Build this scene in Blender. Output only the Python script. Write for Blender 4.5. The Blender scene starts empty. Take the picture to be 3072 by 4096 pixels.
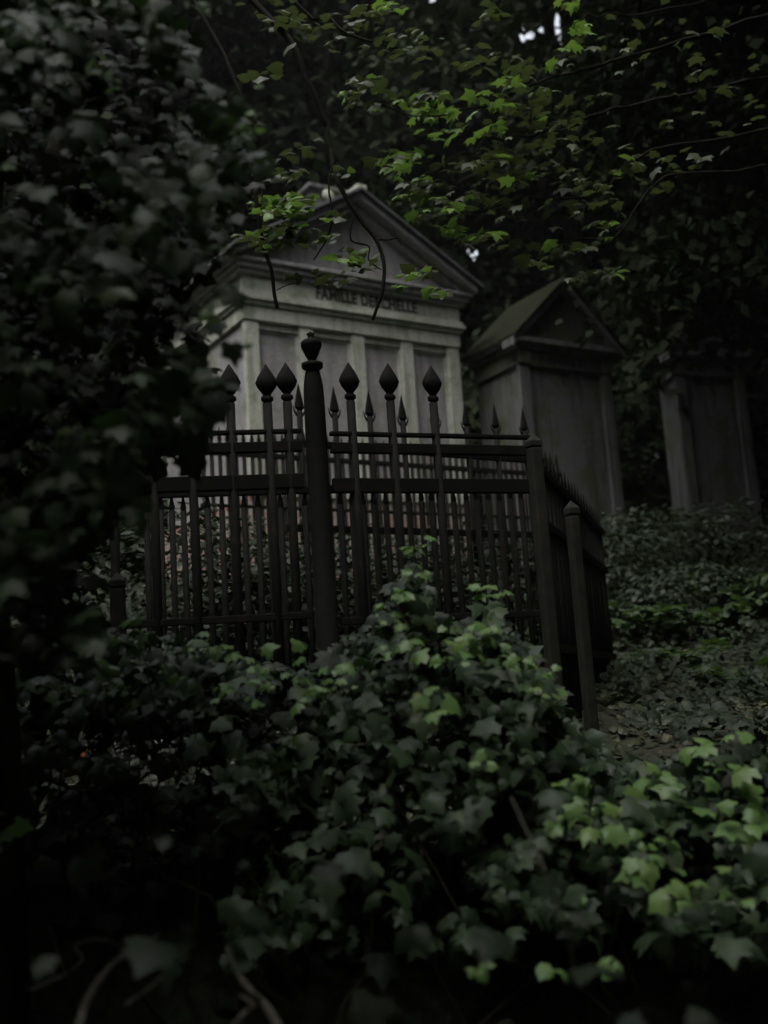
import bpy, math, random
import numpy as np
from mathutils import Vector, Matrix

SC = bpy.context.scene
COL = SC.collection
rad = math.radians
rng = np.random.default_rng(7)
random.seed(7)

# ------------------------------------------------------------------ camera
PITCH, ROLL, EYE = 9.6, -3.7, 1.5
cam_d = bpy.data.cameras.new('camera')
cam = bpy.data.objects.new('camera', cam_d); COL.objects.link(cam)
cam_d.sensor_fit = 'VERTICAL'; cam_d.sensor_height = 24.0
FPX = 4392.0
cam_d.lens = 24.0 * FPX / 4096.0
cam_d.clip_start = 0.05; cam_d.clip_end = 400
cam_d.dof.use_dof = True
cam_d.dof.focus_distance = 4.8
cam_d.dof.aperture_fstop = 1.2
cam_m = Matrix.Rotation(rad(90 + PITCH), 4, 'X') @ Matrix.Rotation(rad(ROLL), 4, 'Z')
cam.matrix_world = Matrix.Translation((0, 0, EYE)) @ cam_m
SC.camera = cam
SC.render.resolution_x = 768; SC.render.resolution_y = 1024

# ------------------------------------------------------------------ world, sun, exposure
SUN_EL, SUN_AZ = 66.0, 205.0          # azimuth measured from +Y clockwise: light comes from behind the camera
world = bpy.data.worlds.new('World'); SC.world = world
world.use_nodes = True
wn = world.node_tree; wn.nodes.clear()
wo = wn.nodes.new('ShaderNodeOutputWorld'); wb = wn.nodes.new('ShaderNodeBackground')
sky = wn.nodes.new('ShaderNodeTexSky'); sky.sky_type = 'NISHITA'; sky.sun_disc = False
sky.sun_elevation = rad(SUN_EL); sky.sun_rotation = rad(SUN_AZ)
sky.air_density = 1.0; sky.dust_density = 4.0; sky.ozone_density = 1.0
hsv = wn.nodes.new('ShaderNodeHueSaturation'); hsv.inputs['Saturation'].default_value = 0.25
wn.links.new(sky.outputs[0], hsv.inputs['Color']); wn.links.new(hsv.outputs[0], wb.inputs[0])
wb.inputs[1].default_value = 0.15
wn.links.new(wb.outputs[0], wo.inputs[0])
sun_d = bpy.data.lights.new('sun', 'SUN'); sun_d.energy = 0.5; sun_d.angle = rad(40); sun_d.color = (1, .97, .92)
sun = bpy.data.objects.new('sun', sun_d); COL.objects.link(sun)
_s = Vector((math.sin(rad(SUN_AZ)) * math.cos(rad(SUN_EL)), math.cos(rad(SUN_AZ)) * math.cos(rad(SUN_EL)), math.sin(rad(SUN_EL))))
sun.rotation_euler = _s.to_track_quat('Z', 'Y').to_euler()
SC.view_settings.view_transform = 'Standard'; SC.view_settings.look = 'None'
SC.view_settings.exposure = 1.28; SC.view_settings.gamma = 1
SC.cycles.use_denoising = True
SC.cycles.max_bounces = 6; SC.cycles.diffuse_bounces = 4; SC.cycles.glossy_bounces = 2
SC.cycles.transmission_bounces = 2; SC.cycles.transparent_max_bounces = 4
SC.cycles.sample_clamp_indirect = 4.0

# ------------------------------------------------------------------ pixel -> point (layout helper, full photograph pixels)
_M3 = np.array(cam_m.to_3x3())
def at(px, py, d):
    v = _M3 @ np.array([(px - 1536) / FPX, -(py - 2048) / FPX, -1.0])
    return np.array([0, 0, EYE]) + v * (d / v[1])
def at_many(px, py, d):
    v = np.stack([(px - 1536) / FPX, -(py - 2048) / FPX, -np.ones_like(px)], 1) @ _M3.T
    return np.array([0, 0, EYE]) + v * (d / v[:, 1])[:, None]
def proj_many(P):
    q = (P - np.array([0, 0, EYE])) @ _M3
    z = np.where(-q[:, 2] > 1e-3, -q[:, 2], 1e9)
    return 1536 + FPX * q[:, 0] / z, 2048 - FPX * q[:, 1] / z

# ------------------------------------------------------------------ materials
MATS = {}
def new_mat(name):
    m = bpy.data.materials.new(name); m.use_nodes = True
    nt = m.node_tree; b = nt.nodes['Principled BSDF']
    MATS[name] = m
    return m, nt, b
def N(nt, t, **kw):
    n = nt.nodes.new(t)
    for k, v in kw.items():
        if k in n.inputs: n.inputs[k].default_value = v
        else: setattr(n, k, v)
    return n
def ramp(nt, fac, stops):
    r = nt.nodes.new('ShaderNodeValToRGB'); e = r.color_ramp.elements
    e[0].position, e[0].color = stops[0][0], (*stops[0][1], 1)
    e[1].position, e[1].color = stops[-1][0], (*stops[-1][1], 1)
    for p, c in stops[1:-1]:
        x = e.new(p); x.color = (*c, 1)
    nt.links.new(fac, r.inputs[0]); return r.outputs[0]
def mix(nt, fac, a, b):
    m = nt.nodes.new('ShaderNodeMix'); m.data_type = 'RGBA'
    for s, v in ((0, fac), (6, a), (7, b)):
        if hasattr(v, 'is_linked') or hasattr(v, 'links'): nt.links.new(v, m.inputs[s])
        elif s == 0: m.inputs[0].default_value = v
        else: m.inputs[s].default_value = (*v, 1)
    return m.outputs[2]
def bump(nt, b, h, dist=.01, strength=.6):
    bm_ = nt.nodes.new('ShaderNodeBump'); bm_.inputs['Distance'].default_value = dist; bm_.inputs['Strength'].default_value = strength
    nt.links.new(h, bm_.inputs['Height']); nt.links.new(bm_.outputs[0], b.inputs['Normal'])

def leaf_mat(name, stops, rough=.38, trans=.25, tcol=(.2, .35, .05), spec=.5):
    m, nt, b = new_mat(name)
    g = nt.nodes.new('ShaderNodeNewGeometry'); 
    c = ramp(nt, g.outputs['Random Per Island'], stops)
    no = N(nt, 'ShaderNodeTexNoise', Scale=60.0, Detail=3.0)
    tc = nt.nodes.new('ShaderNodeTexCoord'); nt.links.new(tc.outputs['Object'], no.inputs['Vector'])
    c2 = mix(nt, no.outputs[0], c, tuple(x * .6 for x in stops[len(stops) // 2][1]))
    nt.links.new(c2, b.inputs['Base Color'])
    b.inputs['Roughness'].default_value = rough
    b.inputs['Specular IOR Level'].default_value = spec
    out = nt.nodes['Material Output']
    t = nt.nodes.new('ShaderNodeBsdfTranslucent'); 
    tm = nt.nodes.new('ShaderNodeMix'); tm.data_type = 'RGBA'; tm.blend_type = 'MULTIPLY'; tm.inputs[0].default_value = .0
    t.inputs[0].default_value = (*tcol, 1)
    mx = nt.nodes.new('ShaderNodeMixShader'); mx.inputs[0].default_value = trans
    nt.links.new(b.outputs[0], mx.inputs[1]); nt.links.new(t.outputs[0], mx.inputs[2]); nt.links.new(mx.outputs[0], out.inputs[0])
    bump(nt, b, no.outputs[0], .003, .3)
    return m
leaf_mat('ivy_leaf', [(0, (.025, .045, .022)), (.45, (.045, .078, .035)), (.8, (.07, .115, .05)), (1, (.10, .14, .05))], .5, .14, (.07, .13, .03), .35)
leaf_mat('ivy_leaf_dark', [(0, (.018, .030, .016)), (.5, (.032, .05, .026)), (1, (.055, .065, .04))], .55, .1, (.05, .09, .02), .3)  # darker copy of the ivy leaf: shade of inner layers put into the colour
leaf_mat('ivy_leaf_young', [(0, (.17, .33, .09)), (.5, (.24, .43, .13)), (1, (.32, .47, .14))], .42, .28, (.22, .40, .08))
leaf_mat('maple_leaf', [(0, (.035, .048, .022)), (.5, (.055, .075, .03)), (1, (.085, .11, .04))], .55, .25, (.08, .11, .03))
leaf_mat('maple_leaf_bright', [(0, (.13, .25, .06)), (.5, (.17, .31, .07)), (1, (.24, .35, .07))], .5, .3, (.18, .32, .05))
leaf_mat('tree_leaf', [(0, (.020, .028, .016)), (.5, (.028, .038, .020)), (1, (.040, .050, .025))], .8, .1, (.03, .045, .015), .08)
leaf_mat('litter_leaf', [(0, (.035, .028, .018)), (.35, (.07, .06, .035)), (.7, (.06, .085, .03)), (1, (.14, .12, .06))], .55, .1, (.1, .1, .03))
leaf_mat('fern_leaf', [(0, (.04, .065, .025)), (.5, (.06, .10, .04)), (1, (.10, .14, .06))], .5, .2, (.1, .2, .03))

def stone_mat(name, base, moss, dirt, moss_amt=.5, scale=1.0, rough=.85):
    m, nt, b = new_mat(name)
    tc = nt.nodes.new('ShaderNodeTexCoord')
    n1 = N(nt, 'ShaderNodeTexNoise', Scale=3.2 * scale, Detail=8.0, Roughness=.62)
    n2 = N(nt, 'ShaderNodeTexNoise', Scale=28.0 * scale, Detail=6.0, Roughness=.7)
    mp = nt.nodes.new('ShaderNodeMapping'); mp.inputs['Scale'].default_value = (7, 7, .7)
    n3 = N(nt, 'ShaderNodeTexNoise', Scale=1.6 * scale, Detail=6.0)
    for n in (n1, n2): nt.links.new(tc.outputs['Object'], n.inputs['Vector'])
    nt.links.new(tc.outputs['Object'], mp.inputs[0]); nt.links.new(mp.outputs[0], n3.inputs['Vector'])
    f1 = ramp(nt, n1.outputs[0], [(.60 - .25 * moss_amt, (0, 0, 0)), (.78 - .2 * moss_amt, (1, 1, 1))])
    f3 = ramp(nt, n3.outputs[0], [(.47, (0, 0, 0)), (.68, (1, 1, 1))])
    f2 = ramp(nt, n2.outputs[0], [(.35, (.72, .72, .72)), (.65, (1, 1, 1))])
    c = mix(nt, f3, base, dirt); c = mix(nt, f1, c, moss)
    mm = nt.nodes.new('ShaderNodeMix'); mm.data_type = 'RGBA'; mm.blend_type = 'MULTIPLY'; mm.inputs[0].default_value = 1
    nt.links.new(c, mm.inputs[6]); nt.links.new(f2, mm.inputs[7])
    nt.links.new(mm.outputs[2], b.inputs['Base Color']); b.inputs['Roughness'].default_value = rough
    b.inputs['Specular IOR Level'].default_value = .1
    bump(nt, b, n2.outputs[0], .006, .5)
    return m
stone_mat('pale_stone', (.62, .64, .55), (.26, .30, .19), (.42, .43, .36), .3)
stone_mat('panel_stone', (.44, .43, .43), (.27, .29, .20), (.31, .30, .31), .25)
stone_mat('mossy_stone', (.26, .26, .24), (.13, .15, .07), (.15, .15, .135), .75)
stone_mat('dark_stone', (.12, .12, .115), (.11, .13, .06), (.09, .09, .085), .6)
stone_mat('grey_stone', (.20, .20, .20), (.12, .14, .07), (.11, .11, .11), .45)
stone_mat('roof_moss', (.028, .030, .018), (.026, .032, .014), (.02, .02, .016), .9)
stone_mat('black_stone', (.06, .06, .058), (.05, .055, .035), (.045, .045, .045), .5)
stone_mat('slate', (.14, .145, .155), (.09, .10, .07), (.08, .08, .08), .4)
stone_mat('rubble', (.42, .43, .38), (.16, .20, .10), (.20, .20, .17), .5, 3)
stone_mat('terracotta', (.36, .15, .08), (.20, .13, .07), (.22, .10, .06), .4, 4)
stone_mat('letter_paint', (.04, .04, .045), (.05, .05, .04), (.05, .05, .05), .3)
# brick
m, nt, b = new_mat('brick')
tc = nt.nodes.new('ShaderNodeTexCoord'); br = nt.nodes.new('ShaderNodeTexBrick')
mp = nt.nodes.new('ShaderNodeMapping'); mp.inputs['Rotation'].default_value = (rad(90), 0, 0)
nt.links.new(tc.outputs['Object'], mp.inputs[0]); nt.links.new(mp.outputs[0], br.inputs['Vector'])
br.inputs['Color1'].default_value = (.38, .20, .16, 1); br.inputs['Color2'].default_value = (.44, .36, .30, 1)
br.inputs['Mortar'].default_value = (.36, .36, .31, 1); br.inputs['Scale'].default_value = 1
br.inputs['Brick Width'].default_value = .23; br.inputs['Row Height'].default_value = .085; br.inputs['Mortar Size'].default_value = .012
nt.links.new(br.outputs[0], b.inputs['Base Color']); b.inputs['Roughness'].default_value = .9
bump(nt, b, br.outputs['Fac'], .005, -.5)
# iron
m, nt, b = new_mat('iron')
tc = nt.nodes.new('ShaderNodeTexCoord'); n1 = N(nt, 'ShaderNodeTexNoise', Scale=22.0, Detail=6.0)
nt.links.new(tc.outputs['Object'], n1.inputs['Vector'])
nt.links.new(ramp(nt, n1.outputs[0], [(.4, (.009, .0095, .009)), (.62, (.013, .0125, .011)), (.75, (.030, .021, .015))]), b.inputs['Base Color'])
b.inputs['Roughness'].default_value = .8; b.inputs['Specular IOR Level'].default_value = .15; bump(nt, b, n1.outputs[0], .003, .6)
m, nt, b = new_mat('mossy_post')
tc = nt.nodes.new('ShaderNodeTexCoord'); n1 = N(nt, 'ShaderNodeTexNoise', Scale=14.0, Detail=6.0)
nt.links.new(tc.outputs['Object'], n1.inputs['Vector'])
nt.links.new(ramp(nt, n1.outputs[0], [(.35, (.010, .010, .008)), (.55, (.018, .019, .012)), (.75, (.036, .032, .018))]), b.inputs['Base Color'])
b.inputs['Roughness'].default_value = .85; bump(nt, b, n1.outputs[0], .006, .8)
# bark, twig, ground
for nm, cs in (('dark_twig', ((.012, .011, .009), (.02, .018, .014), (.03, .027, .02))), ('bark', ((.025, .022, .017), (.055, .05, .038), (.07, .08, .045))), ('twig', ((.03, .026, .02), (.05, .045, .034), (.08, .075, .055))),
               ('pale_twig', ((.11, .10, .085), (.18, .17, .14), (.26, .24, .2)))):
    m, nt, b = new_mat(nm)
    tc = nt.nodes.new('ShaderNodeTexCoord'); mp = nt.nodes.new('ShaderNodeMapping'); mp.inputs['Scale'].default_value = (1, 1, .2)
    n1 = N(nt, 'ShaderNodeTexNoise', Scale=18.0, Detail=8.0, Roughness=.65)
    nt.links.new(tc.outputs['Object'], mp.inputs[0]); nt.links.new(mp.outputs[0], n1.inputs['Vector'])
    nt.links.new(ramp(nt, n1.outputs[0], [(.35, cs[0]), (.55, cs[1]), (.72, cs[2])]), b.inputs['Base Color'])
    b.inputs['Roughness'].default_value = .95; b.inputs['Specular IOR Level'].default_value = .08; bump(nt, b, n1.outputs[0], .02 if nm == 'bark' else .003, .8)
m, nt, b = new_mat('ground')
tc = nt.nodes.new('ShaderNodeTexCoord')
n1 = N(nt, 'ShaderNodeTexNoise', Scale=1.3, Detail=8.0, Roughness=.65); n2 = N(nt, 'ShaderNodeTexNoise', Scale=26.0, Detail=8.0, Roughness=.75)
for n in (n1, n2): nt.links.new(tc.outputs['Object'], n.inputs['Vector'])
ca = ramp(nt, n2.outputs[0], [(.35, (.018, .015, .01)), (.52, (.045, .038, .026)), (.7, (.09, .075, .05))])
cb = ramp(nt, n2.outputs[0], [(.35, (.02, .026, .012)), (.55, (.04, .055, .024)), (.72, (.07, .085, .04))])
nt.links.new(mix(nt, ramp(nt, n1.outputs[0], [(.42, (0, 0, 0)), (.6, (1, 1, 1))]), ca, cb), b.inputs['Base Color'])
b.inputs['Roughness'].default_value = .95; bump(nt, b, n2.outputs[0], .03, .8)

# ------------------------------------------------------------------ mesh helpers
class MB:
    def __init__(s): s.v = []; s.f = []
    def add(s, vs, fs):
        o = len(s.v); s.v += [tuple(map(float, p)) for p in vs]; s.f += [tuple(o + i for i in f) for f in fs]; return s
    def box(s, x0, x1, y0, y1, z0, z1):
        return s.add([(x0, y0, z0), (x1, y0, z0), (x1, y1, z0), (x0, y1, z0), (x0, y0, z1), (x1, y0, z1), (x1, y1, z1), (x0, y1, z1)],
                     [(0, 3, 2, 1), (4, 5, 6, 7), (0, 1, 5, 4), (1, 2, 6, 5), (2, 3, 7, 6), (3, 0, 4, 7)])
    def prism(s, poly, y0, y1):       # polygon in x,z extruded along y
        n = len(poly)
        return s.add([(x, y0, z) for x, z in poly] + [(x, y1, z) for x, z in poly],
                     [tuple(range(n)), tuple(range(2 * n - 1, n - 1, -1))] + [((i + 1) % n, i, n + i, n + (i + 1) % n) for i in range(n)])
    def tube(s, pts, rr, k=6, cap=True):
        pts = [np.array(p, float) for p in pts]; n = len(pts)
        if not hasattr(rr, '__len__'): rr = [rr] * n
        ref = np.array([.13, .97, .2]); vs = []
        for i, p in enumerate(pts):
            t = pts[min(i + 1, n - 1)] - pts[max(i - 1, 0)]; t = t / (np.linalg.norm(t) + 1e-9)
            r_ = ref if abs(t @ ref) < .9 else np.array([1., 0, 0])
            a = np.cross(t, r_); a /= np.linalg.norm(a); b_ = np.cross(t, a)
            for j in range(k):
                th = 2 * math.pi * j / k; vs.append(p + rr[i] * (a * math.cos(th) + b_ * math.sin(th)))
        fs = [(i * k + j, i * k + (j + 1) % k, (i + 1) * k + (j + 1) % k, (i + 1) * k + j) for i in range(n - 1) for j in range(k)]
        if cap: fs += [tuple(range(k - 1, -1, -1)), tuple((n - 1) * k + j for j in range(k))]
        return s.add(vs, fs)
    def lathe(s, prof, k=10, x=0, y=0, sy=1):  # prof: (r, z)
        vs = [(x + r * math.cos(2 * math.pi * j / k), y + sy * r * math.sin(2 * math.pi * j / k), z) for r, z in prof for j in range(k)]
        fs = [(i * k + j, i * k + (j + 1) % k, (i + 1) * k + (j + 1) % k, (i + 1) * k + j) for i in range(len(prof) - 1) for j in range(k)]
        fs += [tuple(range(k - 1, -1, -1)), tuple((len(prof) - 1) * k + j for j in range(k))]
        return s.add(vs, fs)
    def build(s, name, mat, parent=None, bevel=0, smooth=False, rough=0):
        me = bpy.data.meshes.new(name); me.from_pydata(s.v, [], s.f); me.update()
        o = link(name, me, mat, parent)
        if smooth: me.shade_smooth()
        if bevel:
            bv = o.modifiers.new('bevel', 'BEVEL'); bv.width = bevel; bv.segments = 2; bv.limit_method = 'ANGLE'
        return o
def link(name, me, mat, parent=None):
    o = bpy.data.objects.new(name, me); COL.objects.link(o)
    me.materials.append(MATS[mat])
    if parent: o.parent = parent
    return o
def empty(name, label, cat, loc=(0, 0, 0), rz=0, group=None):
    o = bpy.data.objects.new(name, None); COL.objects.link(o); o.location = loc; o.rotation_euler = (0, 0, rz)
    o.empty_display_size = .2
    return tag(o, label, cat, group)
def tag(o, label=None, cat=None, group=None, kind=None):
    for k, v in (('label', label), ('category', cat), ('group', group), ('kind', kind)):
        if v: o[k] = v
    return o
def copy_thing(src, loc, rz, scale, label):
    r = src.copy(); COL.objects.link(r); r.location = loc; r.rotation_euler = (0, 0, rz); r.scale = (scale,) * 3; r['label'] = label
    for ch in list(src.children):
        c = ch.copy(); COL.objects.link(c); c.parent = r
    return r

# leaf clouds ------------------------------------------------------
def fan(outline, centre=(0, .5, 0)):
    vs = [centre] + outline; n = len(outline)
    return np.array(vs, float), [(0, 1 + i, 1 + (i + 1) % n) for i in range(n)]
def sym(right):      # right side outline base->tip (x>0)
    return [(x, y, z) for x, y, z in right] + [(-x, y, z) for x, y, z in reversed(right) if x > 1e-6]
IVY = fan(sym([(0, 0, 0), (.28, -.14, -.05), (.56, .05, -.16), (.40, .28, -.05), (.50, .52, -.13), (.24, .66, -.03), (0, 1.0, -.16)]), (0, .38, .05))
HEART = fan(sym([(0, 0, 0), (.22, -.10, 0), (.42, .06, -.06), (.45, .32, -.08), (.30, .62, -.06), (0, 1, -.14)]), (0, .4, .05))
MAPLE = fan(sym([(0, 0, 0), (.24, -.12, -.02), (.54, .06, -.08), (.40, .26, -.01), (.66, .54, -.14), (.38, .56, -.02), (.24, .70, -.02), (0, 1.06, -.16)]), (0, .36, .04))
OVAL = fan(sym([(0, 0, 0), (.26, .22, -.04), (.30, .5, -.05), (.16, .82, -.05), (0, 1, -.1)]), (0, .5, .03))
CARD = (np.array([(0, 0, 0), (.38, .4, -.08), (0, 1, -.05), (-.38, .4, -.08)], float), [(0, 1, 2), (0, 2, 3)])
def unit(a): return a / (np.linalg.norm(a, axis=-1, keepdims=True) + 1e-9)
def leaves(name, base, P, Nn, T, S, mat, parent=None, curl=.5, smooth=True):
    """base leaf copied to points P, face normal Nn, tip direction T, size S - ONE mesh of foliage"""
    bv, bf = base; n = len(P)
    Nn = unit(Nn); T = unit(T - Nn * (T * Nn).sum(1, keepdims=True)); B = np.cross(T, Nn)
    sx = S * rng.uniform(.8, 1.2, n); cz = S * rng.uniform(1 - curl, 1 + curl * 2, n)
    asym = rng.uniform(-.12, .12, (n, len(bv)))
    X = bv[None, :, 0] * sx[:, None] + asym * S[:, None] * .5; Y = (bv[None, :, 1]) * S[:, None]; Z = bv[None, :, 2] * cz[:, None] + asym[:, ::-1] * S[:, None] * .35
    V = P[:, None] + X[..., None] * B[:, None] + Y[..., None] * T[:, None] + Z[..., None] * Nn[:, None]
    me = bpy.data.meshes.new(name)
    m_, k = len(bv), len(bf)
    F = (np.array(bf)[None] + (np.arange(n) * m_)[:, None, None]).reshape(-1, 3)
    me.vertices.add(n * m_); me.vertices.foreach_set('co', V.reshape(-1).astype(np.float32))
    me.loops.add(F.size); me.loops.foreach_set('vertex_index', F.reshape(-1).astype(np.int32))
    me.polygons.add(len(F)); me.polygons.foreach_set('loop_start', np.arange(0, F.size, 3, dtype=np.int32))
    try: me.polygons.foreach_set('loop_total', np.full(len(F), 3, dtype=np.int32))
    except Exception: pass
    me.update(calc_edges=True); me.validate()
    if smooth: me.shade_smooth()
    return link(name, me, mat, parent)
def rnd_dir(n): return unit(rng.normal(size=(n, 3)))

# ------------------------------------------------------------------ ground
_gy = [-40, 0, 2.2, 3.2, 5, 7.5, 10, 13, 16, 30, 120]; _gz = [-.5, 0, .25, .75, 1.2, 1.55, 2.05, 2.85, 3.3, 4.2, 6]
def ground_z(x, y):
    x = np.asarray(x, float); y = np.asarray(y, float)
    z = np.interp(y - .10 * x, _gy, _gz)
    z = z + .05 * np.sin(x * 1.7 + y * .9) + .04 * np.sin(x * 3.1 - y * 2.3 + 1) + .12 * np.sin(x * .35 + 2) * np.cos(y * .3)
    return z
def gz(x, y): return float(ground_z(x, y))
def build_ground():
    xs = np.concatenate([np.linspace(-120, -14, 12)[:-1], np.linspace(-14, 14, 150), np.linspace(14, 120, 12)[1:]])
    ys = np.concatenate([np.linspace(-60, -2, 10)[:-1], np.linspace(-2, 22, 150), np.linspace(22, 120, 14)[1:]])
    X, Y = np.meshgrid(xs, ys); Z = ground_z(X, Y) + rng.normal(0, .012, X.shape)
    nx, ny = len(xs), len(ys)
    me = bpy.data.meshes.new('ground')
    me.from_pydata(np.stack([X, Y, Z], -1).reshape(-1, 3).tolist(), [], [(j * nx + i, j * nx + i + 1, (j + 1) * nx + i + 1, (j + 1) * nx + i) for j in range(ny - 1) for i in range(nx - 1)])
    me.shade_smooth(); o = link('ground', me, 'ground'); tag(o, 'dark leaf-strewn earth bank rising to the tombs', None, None, 'structure')
build_ground()

# ------------------------------------------------------------------ main mausoleum
def text_mesh(name, body, width, height, mat, parent, loc, depth=.006):
    cu = bpy.data.curves.new(name, 'FONT'); cu.body = body; cu.extrude = depth; cu.offset = .022
    cu.align_x = 'CENTER'; cu.space_character = 1.08
    o = bpy.data.objects.new(name, cu); COL.objects.link(o); bpy.context.view_layer.update()
    dg = bpy.context.evaluated_depsgraph_get(); me = bpy.data.meshes.new_from_object(o.evaluated_get(dg))
    COL.objects.unlink(o); bpy.data.objects.remove(o)
    co = np.empty(len(me.vertices) * 3, np.float32); me.vertices.foreach_get('co', co); co = co.reshape(-1, 3)
    mn, mx = co.min(0), co.max(0)
    x = (co[:, 0] - (mn[0] + mx[0]) / 2) * width / (mx[0] - mn[0]); z = (co[:, 1] - mn[1]) * height / (mx[1] - mn[1])
    y = -co[:, 2]
    me.vertices.foreach_set('co', np.stack([x + loc[0], y + loc[1], z + loc[2]], 1).astype(np.float32).reshape(-1)); me.update()
    me.materials.clear()
    return link(name, me, mat, parent)

YAW = rad(32)
def mausoleum():
    c = at(1830, 1395, 13.5)               # right end of the facade, underside of the architrave
    t = empty('mausoleum', 'largest pale stone tomb house with four wall panels and a lettered frieze under a pediment', 'mausoleum', (c[0], c[1], c[2]), YAW)
    W, D = 2.98, 2.6
    zb = gz(c[0], c[1]) - c[2] - .6        # foot of the walls
    # x runs from -W to 0, y>0 goes into the building, z=0 is the architrave underside
    MB().box(-W + .02, -.02, .045, D, zb, .002).build('wall', 'panel_stone', t)
    MB().box(-W - .05, .05, -.06, D + .02, zb, -2.05).build('plinth', 'brick', t)
    MB().box(-W - .05, .05, -.09, .0, -2.05, -1.95).build('sill', 'pale_stone', t, .01)
    n = 5; pw = .175; step = (W - pw) / (n - 1)
    for i in range(n):
        x0 = -W + i * step
        p = MB(); p.box(x0, x0 + pw, -.03, .058, -1.947, -.001)
        p.build('pilaster', 'pale_stone', t, .008)
        if i < n - 1:
            f = MB(); xa, xb = x0 + pw, x0 + step
            f.box(xa, xb, .0, .057, -.085, -.002); f.box(xa, xb, .03, .058, -.12, -.088)
            f.box(xa, xa + .03, .02, .057, -1.945, -.121); f.box(xb - .03, xb, .02, .057, -1.945, -.121)
            f.build('panel_frame', 'pale_stone', t, .004)
    e = MB(); e.box(-W - .02, .02, -.05, D + .03, .0, .175).build('architrave', 'pale_stone', t, .008)
    e = MB(); e.box(-W - .05, .05, -.08, D + .05, .177, .225); e.box(-W - .08, .08, -.115, D + .08, .227, .285); e.box(-W - .06, .06, -.09, D + .06, .287, .335)
    e.build('moulding', 'pale_stone', t, .01)
    MB().box(-W - .03, .03, -.06, D + .03, .337, .535).build('frieze', 'pale_stone', t, .006)
    # horizontal cornice below the pediment
    e = MB(); e.box(-W - .09, .09, -.12, D + .05, .537, .585); e.box(-W - .13, .13, -.16, D + .06, .587, .65); e.box(-W - .17, .17, -.20, D + .07, .652, .70)
    e.build('cornice', 'panel_stone', t, .012)
    # tympanum
    hw = W / 2; H = .86; zc = .702
    MB().prism([(-W + .02, zc), (-.02, zc), (-hw, zc + H)], -.03, .12).build('tympanum', 'panel_stone', t)
    # raking cornices, stepped outwards
    L = hw + .19; sl = H / hw
    def rake(side, y0, y1, lo, hi, ov):
        xe = -hw + side * (hw + ov); zt = zc + H; 
        drop = sl * (hw + ov)
        pts = [(-hw, zt + lo), (xe, zt - drop + lo), (xe, zt - drop + hi), (-hw, zt + hi)]
        return pts if side > 0 else pts[::-1]
    for sd in (-1, 1):
        m_ = MB(); 
        m_.prism(rake(sd, 0, 0, .0, .08, .03), -.14, .14); m_.prism(rake(sd, 0, 0, .082, .16, .19), -.28, .14)
        m_.build('raking_cornice', 'panel_stone', t, .01)
        r_ = MB(); r_.prism(rake(sd, 0, 0, .163, .21, .25), -.34, D + .1)
        r_.build('roof_slope', 'slate', t, .008)
    MB().box(-hw - .07, -hw + .07, -.34, D + .1, zc + H + .17, zc + H + .235).build('ridge_cap', 'pale_stone', t, .01)
    # lettering on the frieze
    text_mesh('lettering', 'FAMILLE DERCHELLE', 1.42, .145, 'letter_paint', t, (-1.34, -.064, .363))
    # side mouldings already wrap; chest below acroterion: stone block with scrolls and cross, set back on the ridge
    a = MB(); zt = zc + H + .2; ya = .25
    a.box(-hw - .38, -hw + .38, ya, ya + .4, zt - .3, zt + .17); a.box(-hw - .43, -hw + .43, ya - .05, ya + .45, zt + .172, zt + .23)
    ac = a.build('acroterion', 'grey_stone', t, .012)
    for sx in (-1, 1):
        s_ = MB(); prof = [(.001, -.055), (.07, -.05), (.085, 0), (.07, .05), (.001, .055)]
        v = MB(); v.lathe(prof, 12); v.v = [(x - hw + sx * .17, z * .6 + ya - .055, y + zt + .09) for x, y, z in v.v]
        v.build('scroll', 'pale_stone', ac, 0, True)
    return t
mausoleum()

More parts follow.
